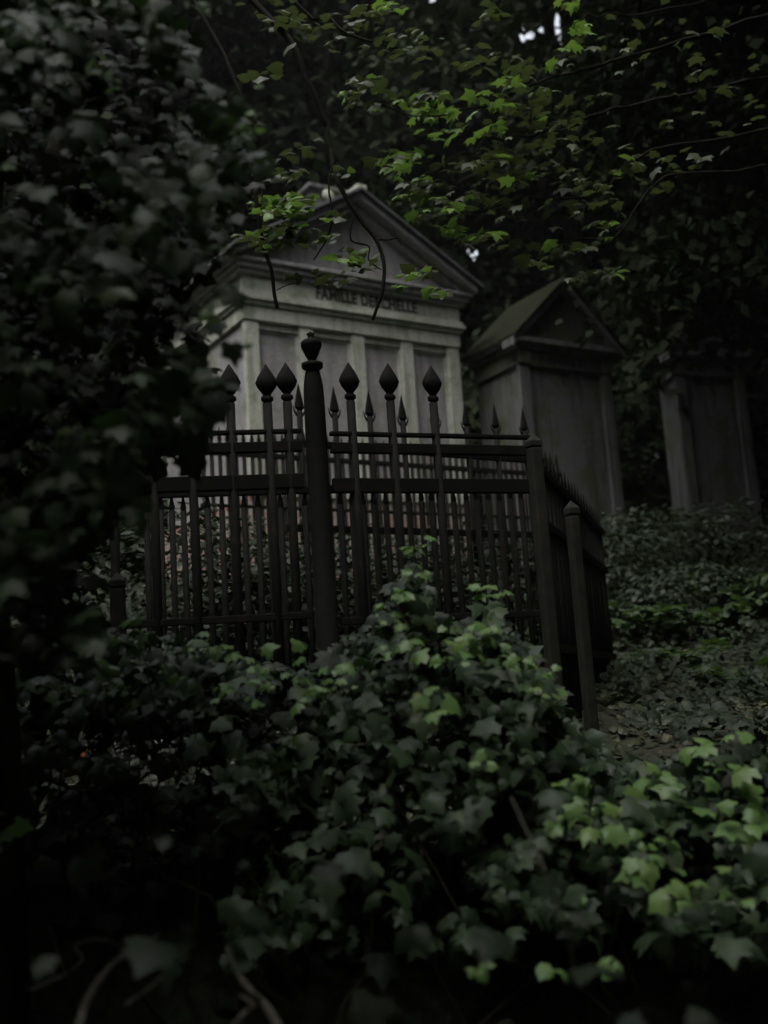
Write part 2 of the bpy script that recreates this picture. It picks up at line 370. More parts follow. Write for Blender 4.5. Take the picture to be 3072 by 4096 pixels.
def small_tomb(name, label, cpx, d, yaw, W, D, wall_h, H, mats, text=None, door=True):
    c = at(*cpx, d)                       # right end of front cornice underside
    t = empty(name, label, 'tomb', tuple(c), yaw)
    st, dk, rf = mats
    zb = gz(c[0], c[1]) - c[2] - .5; hw_ = W / 2
    MB().box(-W + .06, -.06, .06, D, zb, -.30).build('wall', st, t)
    MB().box(-W - .04, .04, -.02, D + .04, zb, zb + .95).build('plinth', dk, t, .01)
    for x0 in (-W + .02, -.02 - .17):
        MB().box(x0, x0 + .17, .0, .058, zb + .952, -.302).build('pilaster', st, t, .008)
    MB().box(-W + .01, -.01, -.01, D + .02, -.298, -.10).build('frieze', dk, t, .006)
    for x0 in (-W + .0, -.19): MB().box(x0, x0 + .19, -.035, -.012, -.28, -.115).build('block', 'mossy_stone', t, .006)
    if not door and text: MB().box(-hw_ - .34, -hw_ + .34, .045, .0585, zb + .953, -.5).build('wall_panel', 'grey_stone', t, .004)
    e = MB(); e.box(-W - .04, .04, -.06, D + .05, -.098, -.04); e.box(-W - .11, .11, -.14, D + .08, -.038, .03)
    e.build('cornice', 'grey_stone', t, .01)
    hw = W / 2
    MB().prism([(-W + .02, .032), (-.02, .032), (-hw, .032 + H)], .0, .10).build('tympanum', dk, t)
    sl = H / hw
    for sd in (-1, 1):
        xe = -hw + sd * (hw + .14); drop = sl * (hw + .14)
        def q(lo, hi):
            p = [(-hw, .032 + H + lo), (xe, .032 + H - drop + lo), (xe, .032 + H - drop + hi), (-hw, .032 + H + hi)]
            return p if sd > 0 else p[::-1]
        MB().prism(q(.0, .10), -.14, .11).build('raking_cornice', st, t, .01)
        MB().prism(q(.102, .15), -.18, D + .12).build('roof_slope', rf, t, .008)
    if door:
        dz0, dz1 = zb + .953, -.45
        f = MB(); f.box(-hw - .36, -hw - .29, .0, .057, dz0, dz1); f.box(-hw + .29, -hw + .36, .0, .057, dz0, dz1); f.box(-hw - .36, -hw + .36, -.02, .057, dz1 + .002, dz1 + .09)
        dr = f.build('door_frame', st, t, .006)
        g = MB(); g.box(-hw - .288, -hw + .288, .035, .058, dz0, dz1)
        for x0 in (-.24, .03):
            for z0, z1 in ((.08, .45), (.53, .95)):
                hh = dz1 - dz0; g.box(-hw + x0, -hw + x0 + .21, .022, .034, dz0 + z0 * hh, dz0 + z1 * hh)
        g.build('door', dk, t, .004)
    if text: text_mesh('lettering', text, .72, .09, 'letter_paint', t, (-hw - .08, -.013, -.245))
    return t
small_tomb('small_tomb', 'narrow mossy tomb with green roof slope standing right of the large pale tomb', (2440, 1415), 14.0, rad(31), 1.56, .95, 2.6, .74,
           ('grey_stone', 'dark_stone', 'roof_moss'), 'FAMILLE', False)
small_tomb('small_tomb', 'plain grey gabled tomb at the right edge, half lost in the dark', (2975, 1430), 15.5, rad(17), 1.2, .5, 2.6, .55,
           ('grey_stone', 'grey_stone', 'roof_moss'), None, False)

# ------------------------------------------------------------------ iron fences
def spear_head(h, r):     # leaf-shaped head with collar
    return [(.012, 0), (r * .55, .015), (r * .55, .03), (r * .3, .04), (r * .35, h * .22), (r * .8, h * .38), (r, h * .52), (r * .8, h * .66), (r * .4, h * .84), (.002, h)]
def fence(name, label, p0, p1, top, spacing, br, head, rails, head_r, rail_h=.02, z0=None, xs=None, thorn=False, head_h=None, jit=.006):
    p0, p1 = np.array(p0[:2], float), np.array(p1[:2], float); L = np.linalg.norm(p1 - p0); yaw = math.atan2(*(p1 - p0)[::-1])
    t = empty(name, label, 'fence', (p0[0], p0[1], 0), yaw)
    for z, hh in rails:
        MB().box(0, L, -.018, .018, z - hh, z + hh).build('rail', 'iron', t, .003)
    xs = xs if xs is not None else np.arange(spacing / 2, L, spacing)
    for i, x in enumerate(xs):
        w = p0 + (p1 - p0) * (x / L); zb = (z0 if z0 is not None else gz(*w)) - .05
        zt = top + random.uniform(-jit, jit); dx = random.uniform(-jit, jit)
        b_ = MB(); b_.tube([(x, 0, zb), (x + dx * .4, dx, (zb + zt) / 2), (x + dx, 0, zt)], br, 8)
        bar = b_.build('picket', 'iron', t, 0, True)
        h_ = MB()
        if head == 'spear':
            h_.lathe([(a, zt + z) for a, z in spear_head(head_h, head_r)], 12, x + dx, 0, .55)
        else:
            h_.lathe([(br * .8, zt), (head_r, zt + .02), (head_r * .8, zt + head_h * .35), (.002, zt + head_h)], 8, x + dx, 0, .5)
            if thorn:
                for sx in (-1, 1):
                    h_.tube([(x + dx + sx * br, 0, zt - .03), (x + dx + sx * .035, 0, zt + .0), (x + dx + sx * .045, 0, zt + .035)], [.007, .006, .001], 5)
        h_.build('spearhead', 'iron', bar, 0, head == 'spear')
    return t
def line_pts(pxa, pxb, da, db, py=2000):
    return at(pxa, py, da), at(pxb, py, db)
def rail_z(py, px, d): return at(px, py, d)[2]

# front fence, either side of the urn post
Pu = at(1262, 1700, 4.95)
A0, A1 = at(1320, 1730, 4.95), at(2120, 1745, 5.3)
zr = lambda py, d=5.0, px=1500: rail_z(py, px, d)
xsr = []
LR = np.linalg.norm((A1 - A0)[:2])
for px in (1412, 1572, 1742):
    # solve position along the fence for a pixel column
    best = min(np.linspace(0, 1, 400), key=lambda s: abs(proj_many(np.array([[*(A0 + (A1 - A0) * s)[:2], zr(1700)]]))[0][0] - px)); xsr.append(best * LR)
ZT = zr(1600)
fence('iron_fence', 'heavy black iron railing with leaf-shaped spearheads right of the urn post', A0, A1, ZT, .18, .021, 'spear',
      [(zr(1733), .009), (zr(1790), .024), (zr(1940), .034), (zr(2480), .016)], .052, xs=xsr, head_h=.19)
B0, B1 = at(380, 1730, 4.8), at(1205, 1730, 4.95); LB = np.linalg.norm((B1 - B0)[:2]); xsl = []
for px in (450, 610, 768, 923, 1076, 1150):
    best = min(np.linspace(0, 1, 400), key=lambda s: abs(proj_many(np.array([[*(B0 + (B1 - B0) * s)[:2], zr(1700)]]))[0][0] - px)); xsl.append(best * LB)
fence('iron_fence', 'heavy black iron railing left of the urn post, half behind hanging ivy', B0, B1, ZT, .18, .021, 'spear',
      [(zr(1733, 4.9, 900), .009), (zr(1795, 4.9, 900), .024), (zr(1935, 4.9, 900), .034), (zr(2480, 4.9, 900), .016)], .052, xs=xsl, head_h=.19)
# inner fences, parallel to the large tomb
u = np.array([math.cos(YAW), math.sin(YAW), 0])
C0 = at(1130, 1740, 6.3); C1 = C0 + u * 2.0
fence('iron_fence', 'thin iron railing with sharp thorned spikes close behind the urn post', C0, C1, zr(1700, 6.8, 1450), .245, .019, 'spike',
      [(zr(1790, 6.6), .02), (zr(2120, 6.6), .02), (zr(2600, 6.6), .02)], .034, head_h=.17, thorn=True)
D0 = at(800, 1900, 8.2); D1 = D0 + u * 3.6
fence('iron_fence', 'low close-barred iron railing just in front of the large tomb', D0, D1, zr(1790, 8.8, 1400), .068, .017, 'spike',
      [(zr(1835, 8.8, 1400), .02), (zr(2035, 8.8, 1400), .012), (zr(2500, 8.8, 1400), .02)], .02, head_h=.12)
E0 = at(560, 1900, 5.5); E1 = at(2190, 1900, 5.9)
fence('iron_fence', 'close-set plain iron bars rising to waist height behind the heavy railing', E0, E1, zr(2020, 5.7, 1400), .062, .016, 'spike',
      [(zr(1955, 5.7, 1400), .02), (zr(2700, 5.7, 1400), .02)], .016, head_h=.09)
# side fence going back from the corner
F0 = at(2150, 1745, 5.35); F1 = F0 + np.array([.75, 2.4, 0])
fence('iron_fence', 'dark side railing running back from the right corner post', F0, F1, zr(1850, 5.3, 2100), .13, .013, 'spike',
      [(zr(1880, 5.3, 2100), .02), (zr(2100, 5.3, 2100), .02), (zr(2600, 5.3, 2100), .02)], .018, head_h=.1)

def urn_post():
    x, y = Pu[0], Pu[1]; Z = lambda py: at(1262, py, 4.95)[2]
    g = gz(x, y)
    t = empty('urn_post', 'black iron gate post topped by a small urn with pointed finial', 'post', (x, y, g), rad(12))
    s = MB(); zt = Z(1500) - g
    s.lathe([(.066, -.1), (.066, .18), (.051, .2), (.050, zt - .25), (.049, zt - .12), (.046, zt - .05), (.038, zt), (.033, zt + .02)], 4 if False else 14)
    s.build('shaft', 'iron', t, 0, True)
    c = MB(); c.lathe([(.030, zt + .021), (.050, zt + .035), (.052, zt + .055), (.026, zt + .066)], 16); c.build('cap', 'iron', t, 0, True)
    u_ = MB(); k = Z(1455) - g; h = Z(1325) - Z(1455)
    u_.lathe([(.022, zt + .067), (.014, k), (.016, k + h * .08), (.034, k + h * .3), (.050, k + h * .55), (.050, k + h * .66), (.038, k + h * .72), (.018, k + h * .77), (.014, k + h * .84), (.020, k + h * .92), (.003, k + h)], 16)
    u_.build('urn', 'iron', t, 0, True)
urn_post()
def slim_post(label, pxt, pyt, pyb_px, d, r, mat):
    p = at(pxt, pyt, d); g = gz(p[0], p[1]); 
    t = empty('fence_post', label, 'post', (p[0], p[1], g), rad(20))
    h = p[2] - g
    MB().box(-r, r, -r, r, -.2, h).build('shaft', mat, t, .012)
    MB().add([(-r * 1.04, -r * 1.04, h + .001), (r * 1.04, -r * 1.04, h + .001), (r * 1.04, r * 1.04, h + .001), (-r * 1.04, r * 1.04, h + .001),
              (-r * 1.04, -r * 1.04, h + .03), (r * 1.04, -r * 1.04, h + .03), (r * 1.04, r * 1.04, h + .03), (-r * 1.04, r * 1.04, h + .03), (0, 0, h + .07)],
             [(3, 2, 1, 0), (0, 1, 5, 4), (1, 2, 6, 5), (2, 3, 7, 6), (3, 0, 4, 7), (4, 5, 8), (5, 6, 8), (6, 7, 8), (7, 4, 8)]).build('cap', mat, t, .004)
slim_post('dark square post at the right corner of the heavy railing', 2135, 1790, 0, 5.25, .032, 'mossy_post')
slim_post('outermost mossy post standing alone right of the railing corner', 2288, 2060, 0, 4.9, .027, 'mossy_post')
slim_post('dark post at the left end of the railing beside the broken stone', 470, 2350, 0, 4.75, .032, 'iron')

# ------------------------------------------------------------------ trees
GAPS = [(2085, 155, 13, 11), (2122, 146, 13, 10), (2106, 112, 12, 11), (2156, 128, 10, 20), (2222, 66, 12, 18), (2224, 130, 12, 46), (2232, 178, 7, 10), (1725, 0, 26, 12), (1765, 4, 10, 8), (2285, 95, 8, 9), (918, 105, 7, 7), (888, 168, 8, 7), (2360, 235, 9, 14), (1885, 1005, 22, 12), (1895, 1025, 10, 12)]
def in_gap(P, pad=0):
    x, y = proj_many(P); r = np.zeros(len(P), bool)
    for gx, gy, w, h in GAPS: r |= ((x - gx) / (w + pad)) ** 2 + ((y - gy) / (h + pad)) ** 2 < 1
    return r
def limb_path(a, b, n=6, wob=.1, droop=0):
    a, b = np.array(a, float), np.array(b, float); out = []
    L = np.linalg.norm(b - a)
    for i in range(n + 1):
        s = i / n; p = a * (1 - s) + b * s; p = p + rng.normal(0, wob * L * .12, 3) * (s > 0) ; p[2] += droop * L * (s * (1 - s) * 2 - s * s * .5); out.append(p)
    return out
def tree_proto(H, R, z0, nleaf, size, conifer=False, s0=.22, spread=.55):
    t = empty('forest_tree', 'x', 'tree')
    tr = MB(); lean = rng.normal(0, .25, 2)
    path = [np.array([lean[0] * s * s, lean[1] * s * s, -.5 + s * (H * .9 + .5)]) for s in np.linspace(0, 1, 9)]
    tr.tube(path, [.30 * (1 - .85 * s) + (.10 if s == 0 else 0) for s in np.linspace(0, 1, 9)], 10)
    tips = []
    nb = 26
    for i in range(nb):
        s = s0 + (.96 - s0) * i / nb; base = np.array([lean[0] * s * s, lean[1] * s * s, s * H * .9]); a = i * 2.4 + rng.uniform(-.4, .4)
        prof = math.sin(math.pi * min(1, max(.12, (s - .1) / .95))) ** .6
        if conifer: prof = 1.05 - s * .95
        l = R * prof * rng.uniform(.7, 1.05)
        tip = base + np.array([math.cos(a) * l, math.sin(a) * l, l * (.35 if not conifer else -.1)])
        pth = limb_path(base, tip, 6, .5); tr.tube(pth, np.linspace(.085 * (1.2 - s), .012, 7), 5)
        tips += [(pth[k], .35 + .15 * k) for k in (3, 4, 5, 6)]
        for _ in range(3):
            k = rng.integers(2, 6); q = pth[k] + rng.normal(0, .28 * R, 3) * np.array([1, 1, .6]); tr.tube(limb_path(pth[k], q, 3, .4), [.03, .02, .012, .006], 4); tips.append((q, .7))
    tr.build('trunk', 'bark', t, 0, True)
    C = np.array([q for q, _ in tips]); 
    ci = rng.integers(0, len(C), nleaf); sub = C[ci] + rng.normal(0, 1, (nleaf, 3)) * np.array([spread, spread, spread * .58])
    P = sub; out = unit(P - np.array([0, 0, H * .5])); Nn = unit(out * .4 + np.array([0, 0, .8]) + rng.normal(0, .55, (nleaf, 3)))
    T = unit(out * .6 + np.array([0, 0, -.4]) + rng.normal(0, .6, (nleaf, 3)))
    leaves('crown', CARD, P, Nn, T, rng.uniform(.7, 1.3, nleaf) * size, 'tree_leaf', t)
    return t
protos = [tree_proto(17, 4.6, 3, 26000, .24), tree_proto(19, 4.4, 4, 26000, .24), tree_proto(14, 3.6, 1, 26000, .20, True), tree_proto(15, 3.9, 1, 42000, .15, False, .19, .42), tree_proto(19, 4.8, 1, 30000, .24, False, .52, .6)]
GRP = 'forest trees around the tombs'
SPOTS = [  # x, y, proto, scale, rz, label
    (-9.5, 19, 0, 1.0, 0.3, 'black-crowned forest tree far left, behind the hanging ivy'),
    (-4.6, 20.5, 1, 1.0, 1.2, 'tall dark tree rising behind the left slope of the large pediment'),
    (-.6, 22, 0, 1.05, 2.5, 'tall dark tree directly behind the peak of the large pediment'),
    (4.2, 21, 1, 1.0, 4.0, 'dark tree rising between the large tomb and the narrow mossy tomb'),
    (8.6, 19.5, 0, 1.0, 5.0, 'dark tree behind the narrow mossy tomb, below the sky gaps'),
    (6.9, 17.2, 2, .95, 1.0, 'dense dark conifer close behind the gabled tomb on the right'),
    (5.3, 11.6, 3, 1.0, 1.0, 'large dark yew whose crown hangs over the two right-hand tombs'),
    (5.4, 8.4, 4, 1.0, 2.0, 'tall unseen tree added just outside the right edge, its high crown shading the tombs'),  # out of view, added so its crown shades the right-hand tombs and bank
    (12.8, 18, 1, 1.0, .4, 'dark tree beyond the right edge of the tomb row'),
    (-13, 25, 1, 1.1, 2.2, None), (-7, 27, 0, 1.15, 3.2, None), (-2, 28, 1, 1.2, .9, None), (2.5, 28.5, 0, 1.2, 5.2, None), (7.5, 27, 1, 1.2, 3.6, None), (12.5, 26, 0, 1.15, 1.9, None),
    (-8.5, 11, 2, 1.0, 1.5, None), (9.6, 11, 0, .9, 2.6, None), (-8.2, 3.5, 0, .95, .2, None), (8.6, 3.0, 1, .9, 4.4, None),
    (-3.0, -4, 1, 1.0, 5.7, None), (5.2, .5, 1, .85, .7, None), (8, 8, 3, 1, 2, None),
    (-6.5, -5, 1, 1.0, 1.1, None), (6.8, -5, 0, 1.0, 2.9, None), (0, -9, 1, 1.0, 3.3, None), (-12, -4, 0, 1.1, 4.1, None), (12, -4, 1, 1.1, 5.3, None)]
used = set()
for x, y, k, s, rz, lab in SPOTS:
    lab = lab or 'dark forest tree lost in the black woods around the tombs'
    z = gz(x, y) - .2
    if k in used: o = copy_thing(protos[k], (x, y, z), rz, s, lab)
    else:
        o = protos[k]; used.add(k); o.location = (x, y, z); o.rotation_euler = (0, 0, rz); o.scale = (s,) * 3; o['label'] = lab
    o['group'] = GRP
bpy.context.view_layer.update()
for o in [o for o in SC.objects if o.name.startswith('crown')]:      # openings in the canopy where the sky shows through
    me = o.data; co = np.empty(len(me.vertices) * 3, np.float32); me.vertices.foreach_get('co', co); co = co.reshape(-1, 4, 3)
    M = np.array(o.matrix_world); W = co.reshape(-1, 3) @ M[:3, :3].T + M[:3, 3]
    if W[:, 1].max() < 6: continue
    hit = in_gap(W, 3).reshape(-1, 4).any(1) & (W[:, 1].reshape(-1, 4).min(1) > 5)
    if not hit.any(): continue
    keep = co[~hit]; n = len(keep)
    m2 = bpy.data.meshes.new('crown'); F = (np.array(CARD[1])[None] + (np.arange(n) * 4)[:, None, None]).reshape(-1, 3)
    m2.vertices.add(n * 4); m2.vertices.foreach_set('co', keep.reshape(-1)); m2.loops.add(F.size); m2.loops.foreach_set('vertex_index', F.reshape(-1).astype(np.int32))
    m2.polygons.add(len(F)); m2.polygons.foreach_set('loop_start', np.arange(0, F.size, 3, dtype=np.int32)); m2.update(calc_edges=True); m2.validate()
    m2.materials.append(MATS['tree_leaf']); o.data = m2
def understorey():
    for lab, x, y, w, h in (('black undergrowth closing the gap between the narrow mossy tomb and the gabled tomb', 4.6, 18.0, 2.6, 4.2), ('black undergrowth behind the large tomb', -.5, 18.5, 2.8, 4.2),
                            ('black undergrowth between the large tomb and the narrow mossy tomb', 2.2, 19.0, 2.2, 4.2), ('black undergrowth beyond the gabled tomb at the right edge', 7.8, 18.5, 2.6, 4.2), ('black undergrowth left of the large tomb', -4.2, 17.0, 2.8, 4.2)):
        g = gz(x, y); t = empty('undergrowth_bush', lab, 'bush', (x, y, g), 0, 'tall undergrowth behind the tombs'); n = 7000
        q = rnd_dir(n) * (rng.uniform(.2, 1, n) ** .5)[:, None] * np.array([w, 1.3, h * .55]) + np.array([0, 0, h * .4]); q[:, 2] = np.abs(q[:, 2])
        m_ = MB()
        for i in range(18): m_.tube(limb_path((rng.normal(0, .5), rng.normal(0, .3), -.1), q[rng.integers(0, n)], 5, .4), [.03, .025, .02, .014, .008, .003], 5)
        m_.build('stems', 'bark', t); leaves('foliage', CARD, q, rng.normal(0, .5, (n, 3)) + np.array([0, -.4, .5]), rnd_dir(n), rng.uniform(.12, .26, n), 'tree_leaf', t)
understorey()
def far_wood():
    n = 60000; a = rng.uniform(-.62, .62, n) ; r = rng.uniform(33, 42, n); z = rng.uniform(0, 1, n) ** .9 * 36 + 2
    P = np.stack([np.sin(a) * r, np.cos(a) * r, z], 1); P = P[~in_gap(P, 34)]
    n2 = 16000; a = rng.uniform(.62, 2 * math.pi - .62, n2); r = rng.uniform(18, 30, n2); Q = np.stack([np.sin(a) * r, np.cos(a) * r, rng.uniform(-1, 20, n2)], 1)
    A = np.concatenate([P, Q]); S = np.concatenate([rng.uniform(.4, .85, len(P)), rng.uniform(.9, 1.8, n2)])
    inw = unit(np.array([0, 5, 8]) - A)
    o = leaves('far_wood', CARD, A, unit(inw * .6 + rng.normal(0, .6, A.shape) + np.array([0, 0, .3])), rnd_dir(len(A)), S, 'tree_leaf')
    tag(o, 'black mass of far woodland closing off the sky', 'woodland', None, 'stuff')
far_wood()

# ------------------------------------------------------------------ ivy hedge in the foreground
TOPX = [-300, 0, 200, 400, 700, 1000, 1200, 1300, 1400, 1500, 1580, 1640, 1700, 1760, 1850, 1960, 2060, 2140, 2230, 2330, 2450, 2700, 3000, 3400]
TOPY = [2620, 2600, 2560, 2520, 2570, 2640, 2700, 2620, 2540, 2470, 2360, 2240, 2300, 2480, 2500, 2440, 2560, 2680, 2800, 2960, 3080, 3040, 3000, 2980]
def hedge_sample(n, x0=-250, x1=3300, tmin=0, tmax=1.0, bias=1.0, depth0=3.5, depth1=2.1, jitter=.12):
    px = rng.uniform(x0, x1, n); top = np.interp(px, TOPX, TOPY); t = tmin + (tmax - tmin) * rng.uniform(0, 1, n) ** bias
    py = top + t * (4250 - top) + rng.uniform(-25, 10, n)
    d = depth0 + (depth1 - depth0) * t ** .8 + rng.normal(0, jitter, n)
    return px, py, t, d
hedge = empty('ivy_hedge', 'broad tangled mound of ivy filling the foreground below the railing', 'ivy', (0, 3, gz(0, 3)))
def local(parent, P): return P - np.array(parent.location)
def clumpy(px, py, sc, thr, seed):
    v = np.sin(px / sc * 1.3 + seed) * np.cos(py / sc * 1.1 + seed * 2) + np.sin(px / sc * .6 + py / sc * .8 + seed * 3) * .8 + np.sin(px / sc * 2.3 - py / sc * 1.9 + seed) * .5
    return v > thr
def ivy_orient(n, up=.75, out=.55, spread=.42):
    Nn = unit(np.array([0, -out, up]) + rng.normal(0, spread, (n, 3)))
    T = unit(np.array([0, -.55, -.6]) + rng.normal(0, .55, (n, 3)))
    return Nn, T
HOLES = [(395, 2935, 125, 85), (545, 2925, 100, 60), (670, 3085, 140, 55), (270, 3085, 140, 65), (905, 3000, 70, 50), (620, 2890, 60, 30)]    # thin places in the ivy where the kerb shows
def hedge_layer(nm, n, mat, **kw):
    size = kw.pop('size', .055); thr = kw.pop('thr', None); seed = kw.pop('seed', 1); base = kw.pop('base', IVY)
    px, py, t, d = hedge_sample(n, **kw)
    if thr is not None:
        k = clumpy(px, py, 95, thr, seed); px, py, t, d = px[k], py[k], t[k], d[k]
    k = np.ones(len(px), bool)
    for hx, hy, hw_, hh_ in HOLES: k &= ((px - hx) / hw_) ** 2 + ((py - 20 - hy) / hh_) ** 2 > 1
    px, py, t, d = px[k], py[k], t[k], d[k]
    P = at_many(px, py, d); Nn, T = ivy_orient(len(P))
    S = (.45 + 1.1 * rng.uniform(0, 1, len(P)) ** 1.3) * size
    return leaves(nm, base, local(hedge, P), Nn, T, S, mat, hedge)
# shell of leaves: dense along the top and the lit right shoulder, thin and deep below
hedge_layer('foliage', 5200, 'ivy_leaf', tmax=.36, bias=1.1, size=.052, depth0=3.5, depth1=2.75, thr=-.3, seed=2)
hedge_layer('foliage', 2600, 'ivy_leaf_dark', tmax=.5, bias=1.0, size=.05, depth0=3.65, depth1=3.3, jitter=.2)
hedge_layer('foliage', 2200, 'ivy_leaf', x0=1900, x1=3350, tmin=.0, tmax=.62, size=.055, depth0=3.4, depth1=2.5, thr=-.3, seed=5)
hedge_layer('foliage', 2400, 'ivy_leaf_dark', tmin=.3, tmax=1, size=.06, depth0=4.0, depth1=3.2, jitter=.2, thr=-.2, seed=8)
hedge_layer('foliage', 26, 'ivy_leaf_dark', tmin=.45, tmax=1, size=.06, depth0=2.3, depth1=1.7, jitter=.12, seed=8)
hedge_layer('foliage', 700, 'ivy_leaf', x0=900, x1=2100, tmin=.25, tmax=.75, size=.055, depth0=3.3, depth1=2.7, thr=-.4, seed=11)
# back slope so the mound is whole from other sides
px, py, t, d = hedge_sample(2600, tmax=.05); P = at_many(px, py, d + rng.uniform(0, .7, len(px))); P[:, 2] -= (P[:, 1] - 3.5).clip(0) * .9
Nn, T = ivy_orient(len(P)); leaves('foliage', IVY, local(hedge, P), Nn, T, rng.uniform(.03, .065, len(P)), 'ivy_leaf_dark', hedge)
# young bright shoots: rosettes
def rosette(P0, N0, n, size, P, Nn, T, S):
    for k in range(n):
        a = 2 * math.pi * k / n + rng.uniform(-.4, .4); s = size * rng.uniform(.6, 1.1)
        d_ = np.array([math.cos(a), math.sin(a) * .9, 0]); d_ = unit(d_ + rng.normal(0, .2, 3)); nn = unit(N0 + d_ * .35 + rng.normal(0, .22, 3))
        P.append(P0 + d_ * size * .12 + rng.normal(0, size * .45, 3) * np.array([1, .3, .7])); Nn.append(nn); T.append(d_ + np.array([0, 0, .15])); S.append(s)
YOUNG = [(1650, 2195, .9), (1690, 2235, .8), (1660, 2290, .7), (1940, 2395, .9), (2000, 2400, .6), (500, 2530, 1.1), (545, 2560, .9), (760, 2600, 1.1), (930, 2620, 1.0), (960, 2640, .7), (1130, 2625, 1.1), (1190, 2680, 1.0),
         (1350, 2690, 1.1), (1310, 2740, .6), (1600, 2580, .8), (1730, 2615, 1.0), (1800, 2625, .9), (1905, 2580, 1.1), (1975, 2540, .9), (1985, 2630, .9), (2030, 2660, .7), (2130, 2670, .8), (2185, 2700, .8), (2195, 2765, 1.0), (2160, 2800, .9),
         (1740, 2830, 1.1), (1755, 2860, .8), (830, 2780, .8), (890, 2775, .7), (1215, 2790, .8), (1040, 2700, .5), (1960, 3055, .7), (2290, 3190, .9), (2225, 3310, 1.0), (2390, 3300, 1.2), (2440, 3340, 1.2), (2520, 3255, 1.1),
         (2550, 3370, 1.0), (2560, 3490, 1.2), (2600, 3455, .8), (2780, 3030, 1.2), (2820, 3040, 1.0), (2660, 3110, 1.2), (2770, 3190, 1.4), (2980, 3200, 1.3), (3010, 3260, 1.3), (3050, 3330, 1.1), (2985, 3300, .9), (2740, 3600, 1.2), (2735, 3570, .7),
         (2880, 3110, .9), (2945, 2990, 1.0), (1540, 2640, .5), (640, 2690, .4), (2440, 3900, .8), (1930, 3890, .9), (2190, 3920, .8), (2330, 3660, .6), (30, 3290, 1.0), (2915, 3550, .7), (3050, 3640, .7), (2650, 3400, .7)]
for _ in range(48):
    x = rng.uniform(100, 3050); top = np.interp(x, TOPX, TOPY)
    YOUNG.append((x, top + 30 + abs(rng.normal(0, 260 if x > 2200 else 110)), rng.uniform(.4, .85)))
P, Nn, T, S = [], [], [], []
for x, y, s in YOUNG:
    top = np.interp(x, TOPX, TOPY); tt = max(0, (y - top) / (4250 - top)); d = 3.22 - 1.05 * min(1, tt) ** .8 + rng.uniform(-.14, -.02)
    rosette(at(x, y - 22, d), np.array([0, -.5, .75]), rng.integers(2, 5), (.053 * s) * (.8 if y > 3700 else 1), P, Nn, T, S)
leaves('young_leaves', IVY, local(hedge, np.array(P)), np.array(Nn), np.array(T), np.array(S), 'ivy_leaf_young', hedge)
# stems
st = MB()
for i in range(70):
    a = rng.uniform(-200, 3250); b = a + rng.normal(0, 260); ta = np.interp(b, TOPX, TOPY)
    q0 = at(a, 4300, rng.uniform(2.6, 3.6)); q1 = at(b, ta + rng.uniform(0, 500), rng.uniform(3.0, 3.6)); q0[2] = gz(q0[0], q0[1]) - .05
    st.tube(limb_path(q0, q1, 8, .5), np.linspace(rng.uniform(.004, .010), .002, 9), 5)
st.v = [tuple(np.array(p) - np.array(hedge.location)) for p in st.v]
st.build('stems', 'twig', hedge, 0, True)
# individual bare stems the photograph shows
def stem(label, pts, r0, r1, mat='pale_twig', name='bare_stem'):
    Pp = [at(x, y, d) for x, y, d in pts]; Pp = np.array(Pp)
    # smooth (Catmull-Rom)
    out = []; n = len(Pp)
    for i in range(n - 1):
        p0, p1, p2, p3 = Pp[max(i - 1, 0)], Pp[i], Pp[i + 1], Pp[min(i + 2, n - 1)]
        for s in np.linspace(0, 1, 6, endpoint=False):
            out.append(.5 * (2 * p1 + (p2 - p0) * s + (2 * p0 - 5 * p1 + 4 * p2 - p3) * s * s + (3 * p1 - p0 - 3 * p2 + p3) * s ** 3))
    out.append(Pp[-1]); m_ = MB(); m_.tube(out, np.linspace(r0, r1, len(out)), 6)
    o = m_.build(name, mat, None, 0, True); return tag(o, label, 'stem')
stem('thin pale bare stalk hanging down over the dark hollow right of centre', [(2045, 3190, 2.1), (2110, 3330, 2.05), (2170, 3460, 2.0), (2215, 3590, 2.0), (2270, 3740, 2.0), (2300, 3900, 2.05)], .0018, .0030)
stem('thick curved bare stem in the bottom left corner', [(300, 4180, 1.9), (345, 4010, 2.0), (430, 3880, 2.1), (540, 3790, 2.2), (640, 3740, 2.3)], .0085, .003)
stem('crooked bare stem reaching down right of the bottom left curve', [(905, 3790, 2.2), (945, 3880, 2.1), (1000, 3960, 2.0), (1060, 4020, 2.0), (1120, 4120, 1.9)], .003, .008)
stem('short pale forked stem at the bottom edge left of centre', [(930, 4120, 1.9), (980, 4050, 1.9), (1015, 4020, 1.95), (960, 3980, 2.0)], .005, .002)
stem('long thin arching twig across the bottom left hollow', [(120, 3960, 2.1), (250, 3900, 2.1), (330, 3840, 2.15), (300, 3780, 2.2), (420, 3760, 2.2), (600, 3830, 2.2), (780, 3780, 2.2)], .0022, .001)
stem('faint diagonal twig between the two bottom left stems', [(500, 4020, 2.0), (600, 3950, 2.1), (680, 3880, 2.2), (760, 3830, 2.25)], .0035, .0015)
stem('dry twig lying across the ivy below the railing centre', [(1380, 2985, 3.0), (1480, 2975, 3.0), (1570, 2965, 3.05), (1660, 2958, 3.1)], .0025, .0012)
stem('short dry straw beside the ivy shoots on the left', [(620, 2730, 3.2), (680, 2715, 3.2), (760, 2700, 3.25)], .0015, .001)

